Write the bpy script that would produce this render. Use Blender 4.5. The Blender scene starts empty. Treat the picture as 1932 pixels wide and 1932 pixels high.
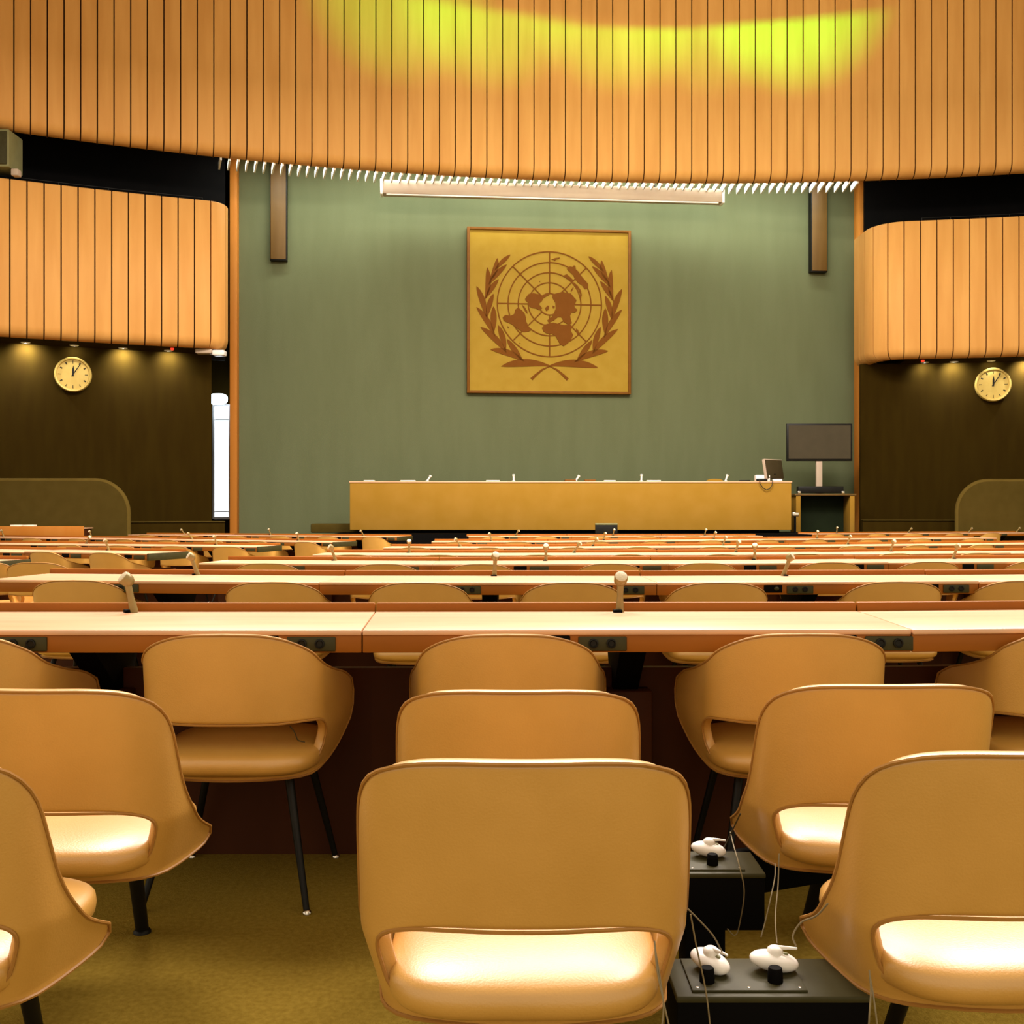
import bpy, bmesh, math, random
from mathutils import Vector, Matrix
random.seed(7)
S = bpy.context.scene
COL = S.collection
PI = math.pi
HC, F, CX, CY = 1.25, 2000.0, 966.0, 966.0

# ------------------------------------------------------------------ camera
cam_d = bpy.data.cameras.new('camera'); cam = bpy.data.objects.new('camera', cam_d); COL.objects.link(cam)
cam.location = (0, 0, HC); cam.rotation_euler = (PI/2, 0, 0)
cam_d.sensor_width = 36; cam_d.lens = 36*F/1932; cam_d.clip_start = .05; cam_d.clip_end = 200
S.camera = cam
# ------------------------------------------------------------------ world, exposure
w = bpy.data.worlds.new('world'); S.world = w; w.use_nodes = True
bg = w.node_tree.nodes['Background']; bg.inputs[0].default_value = (1.0, .86, .64, 1); bg.inputs[1].default_value = .62
S.view_settings.view_transform = 'Standard'; S.view_settings.look = 'None'
S.view_settings.exposure = 0.95; S.view_settings.gamma = 1.0
S.view_settings.use_curve_mapping = False
# ------------------------------------------------------------------ large lights
def area(name, loc, sx, sy, power, col, rot=(0, 0, 0), spread=PI):
    d = bpy.data.lights.new(name, 'AREA'); d.shape = 'RECTANGLE'; d.size = sx; d.size_y = sy
    d.energy = power; d.color = col; d.spread = spread
    o = bpy.data.objects.new(name, d); COL.objects.link(o); o.location = loc; o.rotation_euler = rot; return o
def spot(name, loc, tgt, power, col, ang, blend, rad=.1):
    d = bpy.data.lights.new(name, 'SPOT'); d.energy = power; d.color = col; d.spot_size = math.radians(ang)
    d.spot_blend = blend; d.shadow_soft_size = rad
    o = bpy.data.objects.new(name, d); COL.objects.link(o); o.location = loc
    o.rotation_euler = (Vector(tgt)-Vector(loc)).to_track_quat('-Z', 'Y').to_euler(); return o
WARM = (1.0, .885, .80)
for (x, y, p) in ((-3.5, 9.0, 700), (6, 9.0, 700), (-3, 14.0, 1100), (2.5, 16.5, 1100), (8.0, 14.0, 1100)):
    area('ceiling_lamp', (x, y, 12.0), 4.5, 3.5, p, WARM)
LIME = (.06, 1.0, .0)
for (x, px_t, pw) in ((-1.0, -3.0, 3600), (1.2, -.6, 5200), (3.4, 2.8, 6500), (6.9, 7.4, 11000), (5.6, 5.2, 4500)):
    spot('lime_lamp', (x, 14.0, 10.6), (px_t, 28.0, 15.0), pw, LIME, 23, 1.0, .12)
for (x, px_t, pw) in ((1.0, 0.5, 700), (5.0, 5.2, 700)):
    spot('wash_lamp', (x, 14.2, 10.6), (px_t, 28.0, 12.6), pw, (1.0, .95, .60), 40, 1.0, .15)
area('cove_lamp', (4.2, 20.2, 13.2), 14, .5, 260, (1.0, .95, .75), (math.radians(100), 0, 0))

# ------------------------------------------------------------------ helpers
def fz(y):
    if y < 4.3: return 0.0
    if y < 15.4: return -.118*(y-4.3)/11.1
    return -.118
def P(px, py, d): return Vector(((px-CX)/F*d, d, HC-(py-CY)/F*d))
def lerp(a, b, t): return a+(b-a)*t
def interp(pts, x):
    if x <= pts[0][0]: 
        a, b = pts[0], pts[1]
    elif x >= pts[-1][0]:
        a, b = pts[-2], pts[-1]
    else:
        for a, b in zip(pts, pts[1:]):
            if a[0] <= x <= b[0]: break
    return a[1]+(b[1]-a[1])*(x-a[0])/(b[0]-a[0])

class MB:
    def __init__(s): s.v = []; s.f = []; s.sm = []
    def add(s, vs, fs, smooth=False):
        n = len(s.v); s.v += [tuple(q) for q in vs]; s.f += [tuple(i+n for i in f) for f in fs]; s.sm += [smooth]*len(fs); return s
    def box(s, x0, x1, y0, y1, z0, z1, bev=0, M=None):
        bm = bmesh.new(); bmesh.ops.create_cube(bm, size=1)
        for v in bm.verts: v.co = Vector((lerp(x0, x1, v.co.x+.5), lerp(y0, y1, v.co.y+.5), lerp(z0, z1, v.co.z+.5)))
        if bev: bmesh.ops.bevel(bm, geom=list(bm.edges), offset=bev, segments=2, affect='EDGES', profile=.5)
        bm.verts.index_update()
        vs = [v.co.copy() for v in bm.verts]
        if M: vs = [M @ q for q in vs]
        fs = [[v.index for v in f.verts] for f in bm.faces]; bm.free()
        return s.add(vs, fs, False)
    def prism(s, pts, y0, y1, M=None):
        "polygon in (x,z), extruded along y"
        n = len(pts)
        vs = [Vector((p[0], y0, p[1])) for p in pts]+[Vector((p[0], y1, p[1])) for p in pts]
        if M: vs = [M @ q for q in vs]
        fs = [list(range(n)), list(range(2*n-1, n-1, -1))]+[[(i+1) % n, i, i+n, (i+1) % n+n] for i in range(n)]
        return s.add(vs, fs)
    def tube(s, pts, rads, n=10, caps=True):
        pts = [Vector(p) for p in pts]
        if not isinstance(rads, (list, tuple)): rads = [rads]*len(pts)
        vs = []; ref = None
        for i, p in enumerate(pts):
            t = (pts[min(i+1, len(pts)-1)]-pts[max(i-1, 0)]).normalized()
            if ref is None: ref = t.orthogonal().normalized()
            ref = (ref-t*ref.dot(t)).normalized(); b = t.cross(ref)
            vs += [p+(ref*math.cos(2*PI*k/n)+b*math.sin(2*PI*k/n))*rads[i] for k in range(n)]
        fs = [[i*n+k, i*n+(k+1) % n, (i+1)*n+(k+1) % n, (i+1)*n+k] for i in range(len(pts)-1) for k in range(n)]
        s.add(vs, fs, True)
        if caps:
            m = len(pts)
            s.add(vs[:n], [list(range(n-1, -1, -1))]); s.add(vs[(m-1)*n:], [list(range(n))])
        return s
    def lathe(s, prof, n=24, M=None):
        "profile of (r,z) around z"
        vs = []
        for r, z in prof: vs += [Vector((r*math.cos(2*PI*k/n), r*math.sin(2*PI*k/n), z)) for k in range(n)]
        if M: vs = [M @ q for q in vs]
        fs = [[i*n+k, i*n+(k+1) % n, (i+1)*n+(k+1) % n, (i+1)*n+k] for i in range(len(prof)-1) for k in range(n)]
        s.add(vs, fs, True)
        if prof[0][0] > 1e-5: s.add(vs[:n], [list(range(n-1, -1, -1))])
        if prof[-1][0] > 1e-5: s.add(vs[-n:], [list(range(n))])
        return s
    def grid(s, rows, smooth=True, closed=False):
        n = len(rows[0]); vs = [q for r in rows for q in r]; m = n if closed else n-1
        fs = [[i*n+k, i*n+(k+1) % n, (i+1)*n+(k+1) % n, (i+1)*n+k] for i in range(len(rows)-1) for k in range(m)]
        return s.add(vs, fs, smooth)
    def ellipsoid(s, c, r, e1=1., e2=1., nu=32, nv=16, M=None):
        def sp(a, e): return math.copysign(abs(a)**e, a)
        rows = []
        for i in range(nv+1):
            ph = -PI/2+PI*i/nv; row = []
            for k in range(nu):
                th = 2*PI*k/nu
                q = Vector((c[0]+r[0]*sp(math.cos(ph), e1)*sp(math.cos(th), e2), c[1]+r[1]*sp(math.cos(ph), e1)*sp(math.sin(th), e2), c[2]+r[2]*sp(math.sin(ph), e1)))
                row.append(M @ q if M else q)
            rows.append(row)
        return s.grid(rows, True, True)
    def mesh(s, name, sharp=None):
        me = bpy.data.meshes.new(name); me.from_pydata(s.v, [], s.f)
        me.polygons.foreach_set('use_smooth', s.sm)
        bm = bmesh.new(); bm.from_mesh(me); bmesh.ops.remove_doubles(bm, verts=bm.verts, dist=1e-5)
        bmesh.ops.recalc_face_normals(bm, faces=bm.faces); bm.to_mesh(me); bm.free()
        if sharp: me.set_sharp_from_angle(angle=math.radians(sharp))
        return me
    def build(s, name, mat, parent=None, sharp=45, loc=None, rz=0):
        me = s.mesh(name, sharp); me.materials.append(mat)
        o = bpy.data.objects.new(name, me); COL.objects.link(o)
        if parent: o.parent = parent
        if loc is not None: o.location = loc
        if rz: o.rotation_euler.z = rz
        return o
def tag(o, label, cat, group=None):
    o['label'] = label; o['category'] = cat
    if group: o['group'] = group
    return o
def struct(o): o['kind'] = 'structure'; return o
def empty(name, loc, rz=0, label=None, cat=None, group=None):
    o = bpy.data.objects.new(name, None); o.empty_display_size = .1; COL.objects.link(o); o.location = loc; o.rotation_euler.z = rz
    if label: tag(o, label, cat, group)
    return o
def dup(root, loc, rz, label, group=None):
    r = root.copy(); COL.objects.link(r); r.location = loc; r.rotation_euler = (0, 0, rz); r['label'] = label
    if group: r['group'] = group
    for ch in list(root.children):
        c = ch.copy(); COL.objects.link(c); c.parent = r
        for g in list(ch.children):
            e = g.copy(); COL.objects.link(e); e.parent = c
    return r
ORD = ['first', 'second', 'third', 'fourth', 'fifth', 'sixth', 'seventh', 'eighth', 'ninth', 'tenth', 'eleventh', 'twelfth', 'thirteenth', 'fourteenth', 'fifteenth', 'sixteenth']
def nth(i): return 'leftmost' if i == 0 else ORD[i]+' from left'

# ------------------------------------------------------------------ materials
def mat(name, col, rough=.5, spec=.5, metal=0., col2=None, scale=(8, 8, 8), bump=0., bscale=None, emit=None, estr=0., detail=4., lo=.35, hi=.65):
    m = bpy.data.materials.new(name); m.use_nodes = True; nt = m.node_tree; b = nt.nodes['Principled BSDF']
    b.inputs['Base Color'].default_value = (*col, 1); b.inputs['Roughness'].default_value = rough
    b.inputs['Specular IOR Level'].default_value = spec; b.inputs['Metallic'].default_value = metal
    if emit: b.inputs['Emission Color'].default_value = (*emit, 1); b.inputs['Emission Strength'].default_value = estr
    if col2 or bump:
        tc = nt.nodes.new('ShaderNodeTexCoord'); mp = nt.nodes.new('ShaderNodeMapping'); mp.inputs['Scale'].default_value = scale
        nt.links.new(tc.outputs['Object'], mp.inputs[0])
        nz = nt.nodes.new('ShaderNodeTexNoise'); nz.inputs['Scale'].default_value = 1.; nz.inputs['Detail'].default_value = detail
        nt.links.new(mp.outputs[0], nz.inputs['Vector'])
        if col2:
            r = nt.nodes.new('ShaderNodeValToRGB'); r.color_ramp.elements[0].position = lo; r.color_ramp.elements[1].position = hi
            r.color_ramp.elements[0].color = (*col, 1); r.color_ramp.elements[1].color = (*col2, 1)
            nt.links.new(nz.outputs[0], r.inputs[0]); nt.links.new(r.outputs[0], b.inputs['Base Color'])
        if bump:
            src = nz
            if bscale:
                mp2 = nt.nodes.new('ShaderNodeMapping'); mp2.inputs['Scale'].default_value = bscale; nt.links.new(tc.outputs['Object'], mp2.inputs[0])
                src = nt.nodes.new('ShaderNodeTexNoise'); src.inputs['Scale'].default_value = 1.; src.inputs['Detail'].default_value = 2.; nt.links.new(mp2.outputs[0], src.inputs['Vector'])
            bp = nt.nodes.new('ShaderNodeBump'); bp.inputs['Strength'].default_value = bump; bp.inputs['Distance'].default_value = .01
            nt.links.new(src.outputs[0], bp.inputs['Height']); nt.links.new(bp.outputs[0], b.inputs['Normal'])
    return m
M = {}
M['slat'] = mat('slat_wood', (.56, .27, .068), .5, .10, col2=(.635, .325, .09), scale=(3.0, 3.0, .35), detail=6)
M['groove'] = mat('dark_groove_felt', (.05, .022, .006), .9, .1)  # dark brown strip at the bottom of each slat groove
M['trim'] = mat('trim_wood', (.45, .16, .022), .5, .12, col2=(.47, .18, .03), scale=(5, 5, .5))
M['green'] = mat('green_fabric', (.112, .126, .064), .95, .05, col2=(.120, .135, .07), scale=(2.5, 2.5, .5), bump=.15, bscale=(60, 60, 60))
M['brown'] = mat('brown_fabric', (.023, .0125, .0010), .9, .04, col2=(.027, .0155, .0013), scale=(5, 5, .8))
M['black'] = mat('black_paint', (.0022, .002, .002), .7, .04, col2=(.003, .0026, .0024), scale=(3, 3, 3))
M['carpet'] = mat('carpet', (.18, .115, .016), 1., .0, col2=(.24, .16, .026), scale=(60, 60, 60), bump=.5, bscale=(160, 160, 160), lo=.3, hi=.7)
M['olive'] = mat('olive_fabric', (.060, .040, .006), .9, .1, col2=(.068, .046, .008), scale=(4, 4, 4))
M['edge'] = mat('edge_fabric', (.088, .058, .010), .9, .1, col2=(.1, .066, .012), scale=(4, 4, 4))
M['podium'] = mat('podium_fabric', (.30, .160, .020), .9, .04, col2=(.325, .175, .027), scale=(2, 2, 2))
M['desk'] = mat('desk_wood', (.60, .33, .18), .34, .8, col2=(.67, .385, .22), scale=(2.2, 18, 8), detail=5)
M['deskdark'] = mat('desk_edge_wood', (.25, .078, .007), .45, .14, col2=(.29, .094, .010), scale=(2, 16, 16), detail=5)
M['mahog'] = mat('mahogany_panel', (.042, .0095, .0012), .6, .15, col2=(.055, .014, .002), scale=(4, 4, 1))
M['leather'] = mat('tan_leather', (.52, .275, .052), .40, .75, col2=(.56, .30, .062), scale=(7, 7, 7), bump=.08, bscale=(220, 220, 220))
for k_, v_ in (('Coat Weight', .45), ('Coat Roughness', .38)): M['leather'].node_tree.nodes['Principled BSDF'].inputs[k_].default_value = v_
M['piping'] = mat('piping_leather', (.32, .15, .03), .5, .3, col2=(.36, .17, .035), scale=(9, 9, 9))
M['blackmetal'] = mat('black_metal', (.005, .0045, .0035), .45, .18, col2=(.008, .007, .005), scale=(9, 9, 9))
M['chrome'] = mat('chrome', (.7, .66, .58), .2, .5, 1., col2=(.75, .7, .62), scale=(9, 9, 9))
M['plate'] = mat('dark_metal_plate', (.034, .030, .009), .55, .2, 0., col2=(.042, .037, .012), scale=(14, 14, 14))
M['miccol'] = mat('mic_metal', (.21, .15, .045), .4, .5, .2, col2=(.24, .175, .055), scale=(20, 20, 20))
M['micface'] = mat('mic_face', (.55, .48, .34), .5, .3, col2=(.48, .42, .29), scale=(120, 120, 120))
M['white'] = mat('white_plastic', (.82, .78, .74), .3, .5, col2=(.86, .82, .78), scale=(9, 9, 9))
M['fin'] = mat('white_enamel', (.85, .88, .86), .5, .3, col2=(.88, .9, .88), scale=(4, 4, 4))
M['pinkcase'] = mat('cream_metal', (.42, .32, .24), .5, .3, col2=(.45, .35, .26), scale=(2, 2, 2))
M['gold'] = mat('gold_panel', (.30, .185, .018), .55, .08, col2=(.325, .205, .024), scale=(3, 3, 3))
M['ink'] = mat('emblem_brown', (.14, .046, .002), .6, .08, col2=(.15, .05, .003), scale=(5, 5, 5))
M['frame'] = mat('frame_wood', (.15, .055, .004), .5, .15, col2=(.17, .065, .006), scale=(8, 8, 8))
M['clockface'] = mat('clock_face', (.37, .34, .37), .5, .15, col2=(.39, .36, .39), scale=(6, 6, 6))
M['brass'] = mat('brass_rim', (.52, .36, .08), .4, .5, .2, col2=(.56, .4, .1), scale=(6, 6, 6))
M['screen'] = mat('dark_screen', (.040, .030, .013), .4, .3, col2=(.047, .035, .016), scale=(3, 3, 3))
M['window'] = mat('daylight_pane', (.8, .85, .9), .5, .2, emit=(.80, .92, 1.0), estr=1.2)
M['lamp'] = mat('lit_lamp', (.9, .95, 1), .5, .2, emit=(.75, .88, 1.0), estr=5.)
M['red'] = mat('red_light', (.5, .02, .01), .4, .4, emit=(1, .05, .02), estr=.6)
M['cord'] = mat('grey_cord', (.20, .155, .08), .5, .3, col2=(.23, .18, .1), scale=(30, 30, 30))
M['darkwood'] = mat('dark_brown_wood', (.11, .056, .01), .5, .3, col2=(.125, .066, .013), scale=(8, 8, .8))
M['beigebox'] = mat('grey_box', (.18, .17, .07), .6, .3, col2=(.2, .19, .08), scale=(4, 4, 4))
M['table_shade'] = mat('table_shade_green', (.008, .012, .004), .8, .1, col2=(.010, .015, .005), scale=(3, 3, 3))
M['paper'] = mat('paper', (.85, .78, .62), .7, .2, col2=(.88, .81, .66), scale=(6, 6, 6))

# ------------------------------------------------------------------ floor, ceiling
b = MB()
ys = [-2.0, 4.3]+[4.3+11.1*i/8 for i in range(1, 9)]+[20, 27, 36]
b.grid([[Vector((x, y, fz(y))) for x in (-22, -10, 0, 10, 24)] for y in ys], True)
b.grid([[Vector((x, y, fz(y)-.3)) for x in (-22, 24)] for y in (-2, 36)], True)
struct(b.build('floor', M['carpet']))
b = MB(); b.box(-22, 24, -3, 36, 17.2, 17.4)
struct(b.build('ceiling', M['pinkcase']))
b = MB(); b.lathe([(0, 0), (10.4, 0), (10.6, .1), (10.6, .5), (0, .5)], 96, Matrix.Translation((4.2, 10.0, 12.15)))
struct(b.build('ceiling_canopy', M['fin']))

# ------------------------------------------------------------------ front drum walls
AC = Vector((5.3, -10.5)); AR = 38.5
def arc_pt(x, r=AR): return Vector((x, AC.y+math.sqrt(r*r-(x-AC.x)**2)))
ZF = 1.25+621*28/2000.0+.09
def batten_wall(path, pitch, prof, name, groove=.030, depth=.09, start=0.):
    """path: dense list of 2D points left to right seen from the hall; prof: (offset back, z) from top to bottom"""
    L = [0.]
    for a, c in zip(path, path[1:]): L.append(L[-1]+(c-a).length)
    def at(s):
        s = max(0, min(L[-1], s))
        for i in range(len(L)-1):
            if L[i] <= s <= L[i+1]+1e-9: break
        t = (s-L[i])/max(1e-9, L[i+1]-L[i]); p = path[i].lerp(path[i+1], t)
        j0, j1 = max(0, i-1), min(len(path)-1, i+2)
        d = (path[j1]-path[j0]).normalized(); return p, Vector((-d.y, d.x))
    wood = MB(); felt = MB(); s = start
    def col(sv, off):
        p, n = at(sv); return [Vector((p.x+n.x*(o+off), p.y+n.y*(o+off), z)) for o, z in prof]
    def col_x(sv): p, _ = at(sv); return p.x/p.y
    while s < L[-1]-.02:
        p_, _ = at(s); step = pitch(p_.x/p_.y*F+CX)/F; x_ = col_x(s); lo, hi = .12, .44
        for _ in range(24):
            m_ = (lo+hi)/2
            if col_x(s+m_)-x_ < step and s+m_ < L[-1]: lo = m_
            else: hi = m_
        pw_ = lo; e = min(s+pw_-groove, L[-1]); k = 3
        cols = [col(s, depth)]+[col(lerp(s, e, i/k), 0) for i in range(k+1)]+[col(e, depth)]
        wood.grid(cols, True)
        e2 = min(e+groove, L[-1])
        if e2 > e: felt.grid([col(e-.002, depth-.01), col(e2+.002, depth-.01)], True)
        s += pw_
    o = struct(wood.build(name, M['slat'], sharp=50)); felt.build('groove_lining', M['groove'], o); return o
PITCH = lambda px: interp([(-100, 31.6), (400, 31.3), (600, 30.2), (1000, 29.6), (1932, 30.6)], px)
PITCHL = lambda px: interp([(-100, 32.8), (0, 32.5), (400, 30.6)], px)
PITCHR = lambda px: 31.0
path = [arc_pt(-17+36*i/180) for i in range(181)]
R0 = .26
prof = [(0, 16.9), (0, 13), (0, ZF+R0)]+[(R0*(1-math.cos(a)), ZF+R0-R0*math.sin(a)) for a in (PI/8, PI/4, 3*PI/8, PI/2)]+[(.34, ZF)]
batten_wall(path, PITCH, prof, 'wall_front_upper', start=.19)
# balconies
ZB0, ZB1 = 5.27, 8.85
pl = [arc_pt(-17+(17-7.42)*i/60) for i in range(61)]
th0 = math.atan2(*(pl[-1]-pl[-2]).yx); r = .52; c = pl[-1]+Vector((-math.sin(th0), math.cos(th0)))*r
th1 = math.radians(106)
pl += [c+r*Vector((math.sin(lerp(th0, th1, i/10)), -math.cos(lerp(th0, th1, i/10)))) for i in range(1, 11)]
pl += [pl[-1]+Vector((math.cos(th1), math.sin(th1)))*.5]
profb = [(.5, ZB1), (.03, ZB1), (0, ZB1-.03), (0, ZB0+R0)]+[(R0*(1-math.cos(a)), ZB0+R0-R0*math.sin(a)) for a in (PI/8, PI/4, 3*PI/8, PI/2)]+[(.5, ZB0)]
profc = [(o*.35 if o > .3 else o, z) for o, z in profb]
batten_wall(pl, PITCHL, profc, 'wall_left_balcony', start=.1)
pr = [arc_pt(19-(19-10.35)*i/60) for i in range(61)]
th0 = math.atan2(*(pr[-1]-pr[-2]).yx); r = .95; c = pr[-1]+Vector((math.sin(th0), -math.cos(th0)))*r
th1 = PI/2
pr += [c+r*Vector((-math.sin(lerp(th0, th1, i/12)), math.cos(lerp(th0, th1, i/12)))) for i in range(1, 13)]
pr += [pr[-1]+Vector((0, .9))]
batten_wall(pr[::-1], PITCHR, profc, 'wall_right_balcony', start=.0)
# soffits and dark openings, brown walls
def arcwall(x0, x1, r, z0, z1, name, m, thick=.12):
    n = 40; inner = [arc_pt(lerp(x0, x1, i/n), r) for i in range(n+1)]
    outer = []
    for p in inner:
        d = (p-AC).normalized(); outer.append(p+d*thick)
    b = MB()
    b.grid([[Vector((*p, z)) for p in inner] for z in (z0, z1)]); b.grid([[Vector((*p, z)) for p in outer] for z in (z0, z1)])
    b.grid([[Vector((*p, z1)) for p in q] for q in (inner, outer)]); b.grid([[Vector((*p, z0)) for p in q] for q in (inner, outer)])
    for i in (0, n): b.add([(*inner[i], z0), (*outer[i], z0), (*outer[i], z1), (*inner[i], z1)], [(0, 1, 2, 3)])
    return struct(b.build(name, m, sharp=40))
def soffit(x0, x1, ra, rb, z, name, m, th=.08):
    n = 40; b = MB()
    A = [arc_pt(lerp(x0, x1, i/n), ra) for i in range(n+1)]; B = [p+(p-AC).normalized()*(rb-ra) for p in A]
    for zz in (z, z+th): b.grid([[Vector((*p, zz)) for p in q] for q in (A, B)])
    b.grid([[Vector((*p, zz)) for p in A] for zz in (z, z+th)]); b.grid([[Vector((*p, zz)) for p in B] for zz in (z, z+th)])
    return struct(b.build(name, m, sharp=40))
arcwall(-17, -7.66, AR+1.2, -.2, ZB0+.02, 'wall_left_lower', M['brown'])
arcwall(9.52, 19, AR+1.2, -.2, ZB0+.02, 'wall_right_lower', M['brown'])
soffit(-17, -7.45, AR+.28, AR+1.3, ZB0, 'soffit_left', M['brown'])
soffit(10.4, 19, AR+.28, AR+1.3, ZB0, 'soffit_right', M['brown'])
soffit(-17, -7.5, AR+.1, AR+2.2, ZB1-.06, 'ledge_left', M['black'], .04)
soffit(10.5, 19, AR+.1, AR+2.2, ZB1-.06, 'ledge_right', M['black'], .04)
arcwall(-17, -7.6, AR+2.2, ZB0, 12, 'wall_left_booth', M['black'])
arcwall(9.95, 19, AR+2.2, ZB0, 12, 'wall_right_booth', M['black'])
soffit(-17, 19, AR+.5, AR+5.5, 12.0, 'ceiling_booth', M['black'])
# rails at the booth openings
for nm, x0, x1, lab in (('booth_rail', -12.8, -7.7, 'thin dark rail along the top of the left slatted balcony'), ('booth_rail', 10.9, 14.5, 'thin dark rail along the top of the right slatted balcony')):
    b = MB(); q = [arc_pt(lerp(x0, x1, i/20), AR+.6) for i in range(21)]
    b.tube([Vector((*p, ZB1+.22)) for p in q], .012, 6)
    for i in range(0, 21, 4): b.tube([Vector((*q[i], ZB1-.03)), Vector((*q[i], ZB1+.22))], .01, 6)
    tag(b.build(nm, M['blackmetal']), lab, 'rail')
# green wall
BETA = math.atan(.09)
def gw(x): return 29.6+.09*(x-1)
def wallM(x, z, off=0.):
    "frame on the green wall: local x along it, -y towards the hall"
    return Vector((x+off*math.sin(BETA), gw(x)-off*math.cos(BETA), z))
b = MB()
n0, n1 = Vector((-7.58, gw(-7.58))), Vector((9.95, gw(9.95)))
g = Matrix.Translation((n0.x, n0.y, 0)) @ Matrix.Rotation(BETA, 4, 'Z'); Lg = (n1-n0).length
b.box(0, Lg, 0, .2, -.2, 13, M=g)
struct(b.build('wall_front', M['green']))
for i, (x, wd) in enumerate(((-7.52, .19), (9.90, .19))):
    b = MB(); mm = Matrix.Translation(wallM(x, 0)) @ Matrix.Rotation(BETA, 4, 'Z')
    b.box(-wd/2, wd/2, -.35, .1, -.2, 12, .01, M=mm); struct(b.build('trim_%d' % (i+1), M['trim']))
# unseen outer shell behind the drum, added to block outside light
b = MB(); b.box(-22, 24, 36, 36.2, -.4, 17.3); struct(b.build('shell_back', M['black']))
b = MB(); b.box(-18.2, -17.5, 20, 36, -.4, 17.3); struct(b.build('shell_left', M['brown']))
b = MB(); b.box(19.4, 20.1, 20, 36, -.4, 17.3); struct(b.build('shell_right', M['brown']))
# passage with daylight window
d = 33.
b = MB(); b.box(-15, -7.4, d+.35, d+.5, -.2, 12); pw = struct(b.build('wall_passage', M['brown']))
x0, x1 = (401-CX)/F*d, (428-CX)/F*d; z0, z1 = HC-(975-CY)/F*d, HC-(765-CY)/F*d
b = MB(); b.box(x0, x1, d+.28, d+.32, z0, z1); wn = struct(b.build('window_1', M['window']))
b = MB(); b.box(x0-.06, x0, d+.2, d+.34, z0-.06, z1+.06); b.box(x1, x1+.06, d+.2, d+.34, z0-.06, z1+.06)
b.box(x0, x1, d+.2, d+.34, z0-.08, z0); b.box(x0, x1, d+.2, d+.34, z1, z1+.06); b.box(x0, x1, d+.24, d+.34, lerp(z0, z1, .88)-.02, lerp(z0, z1, .88)+.02)
b.box(x0, x1, d+.24, d+.34, z0+.14, z0+.17); b.build('window_frame', M['white'], wn)
b = MB(); p = P(411, 753, 32.6); b.ellipsoid(p, (.30, .12, .17), .7, .9); tl = b.build('wall_lamp', M['lamp'])
tag(tl, 'glowing white wall lamp above the bright window in the left passage', 'lamp')
b = MB(); b.box(p.x-.05, p.x+.05, p.y+.1, 33.36, p.z-.05, p.z+.05, .01); b.build('bracket', M['white'], tl)

# ------------------------------------------------------------------ light louver under the upper wall
b = MB(); tot = 78
ang0 = math.atan2(arc_pt(-7.1).x-AC.x, arc_pt(-7.1).y-AC.y); ang1 = math.atan2(arc_pt(9.15).x-AC.x, arc_pt(9.15).y-AC.y)
for i in range(tot):
    a = lerp(ang0, ang1, i/(tot-1)); mm = Matrix.Translation((AC.x, AC.y, 0)) @ Matrix.Rotation(-a, 4, 'Z')
    b.box(-.02, .02, AR+.36, AR+1.15, ZF-.05, ZF+.12, M=mm)
lv = b.build('light_louver', M['fin']); tag(lv, 'row of white louver fins lit from above under the curved slat wall', 'louver')
for i in range(6):
    a = lerp(ang0, ang1, (i+.5)/6); q = AC+Vector((math.sin(a), math.cos(a)))*(AR+.85)
    area('louver_lamp', (q.x, q.y, ZF+.75), 2.6, .25, 70, (.95, 1.0, .92), (0, 0, -a))

# ------------------------------------------------------------------ things on the front wall
def wall_thing(name, x, z, off, label, cat, group=None): return empty(name, wallM(x, z, off), BETA, label, cat, group)
def gx(px, off=0.):
    "x on the green wall under pixel column px"
    k = (px-CX)/F; return k*(29.51-off)/(1-.09*k)
# emblem
ex = gx(1035.5); ed = gw(ex); ez = HC+377*ed/F; EH = 155.*ed/F
em = wall_thing('wall_emblem', ex, ez, .10, 'large square golden panel with brown world map and olive branches on green wall', 'emblem')
MBX = MB(); MBX.box(-EH+.06, EH-.06, -.03, .06, -EH+.06, EH-.06); MBX.build('panel', M['gold'], em)
b = MB()
for a in (-1, 1):
    b.box(min(a*EH, a*(EH-.075)), max(a*EH, a*(EH-.075)), -.07, .08, -EH, EH, .008)
    b.box(-EH+.075, EH-.075, -.07, .08, min(a*EH, a*(EH-.075)), max(a*EH, a*(EH-.075)), .008)
b.build('frame', M['frame'], em)
ek = 2*EH/1715.
def E(p): return ((p[0]-968)*ek, (990-p[1])*ek)
b = MB(); cx, cy = 970, 917; wl = 6
for rr in (545, 434, 328, 223, 112):
    n = 96; rows = []
    for q, yy in ((rr-wl, -.033), (rr-wl, -.045), (rr+wl, -.045), (rr+wl, -.033)):
        rows.append([Vector((E((cx+q*math.cos(2*PI*k/n), cy))[0], yy, E((cx, cy+q*math.sin(2*PI*k/n)))[1])) for k in range(n)])
    b.grid(rows, True, True)
for k in range(8):
    a = k*PI/4; u = (math.cos(a), math.sin(a)); v = (-u[1], u[0])
    b.prism([E((cx+u[0]*t+v[0]*s, cy+u[1]*t+v[1]*s)) for t, s in ((112, -wl), (545, -wl), (545, wl), (112, wl))], -.046, -.033)
b.build('globe_grid', M['ink'], em)
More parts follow.
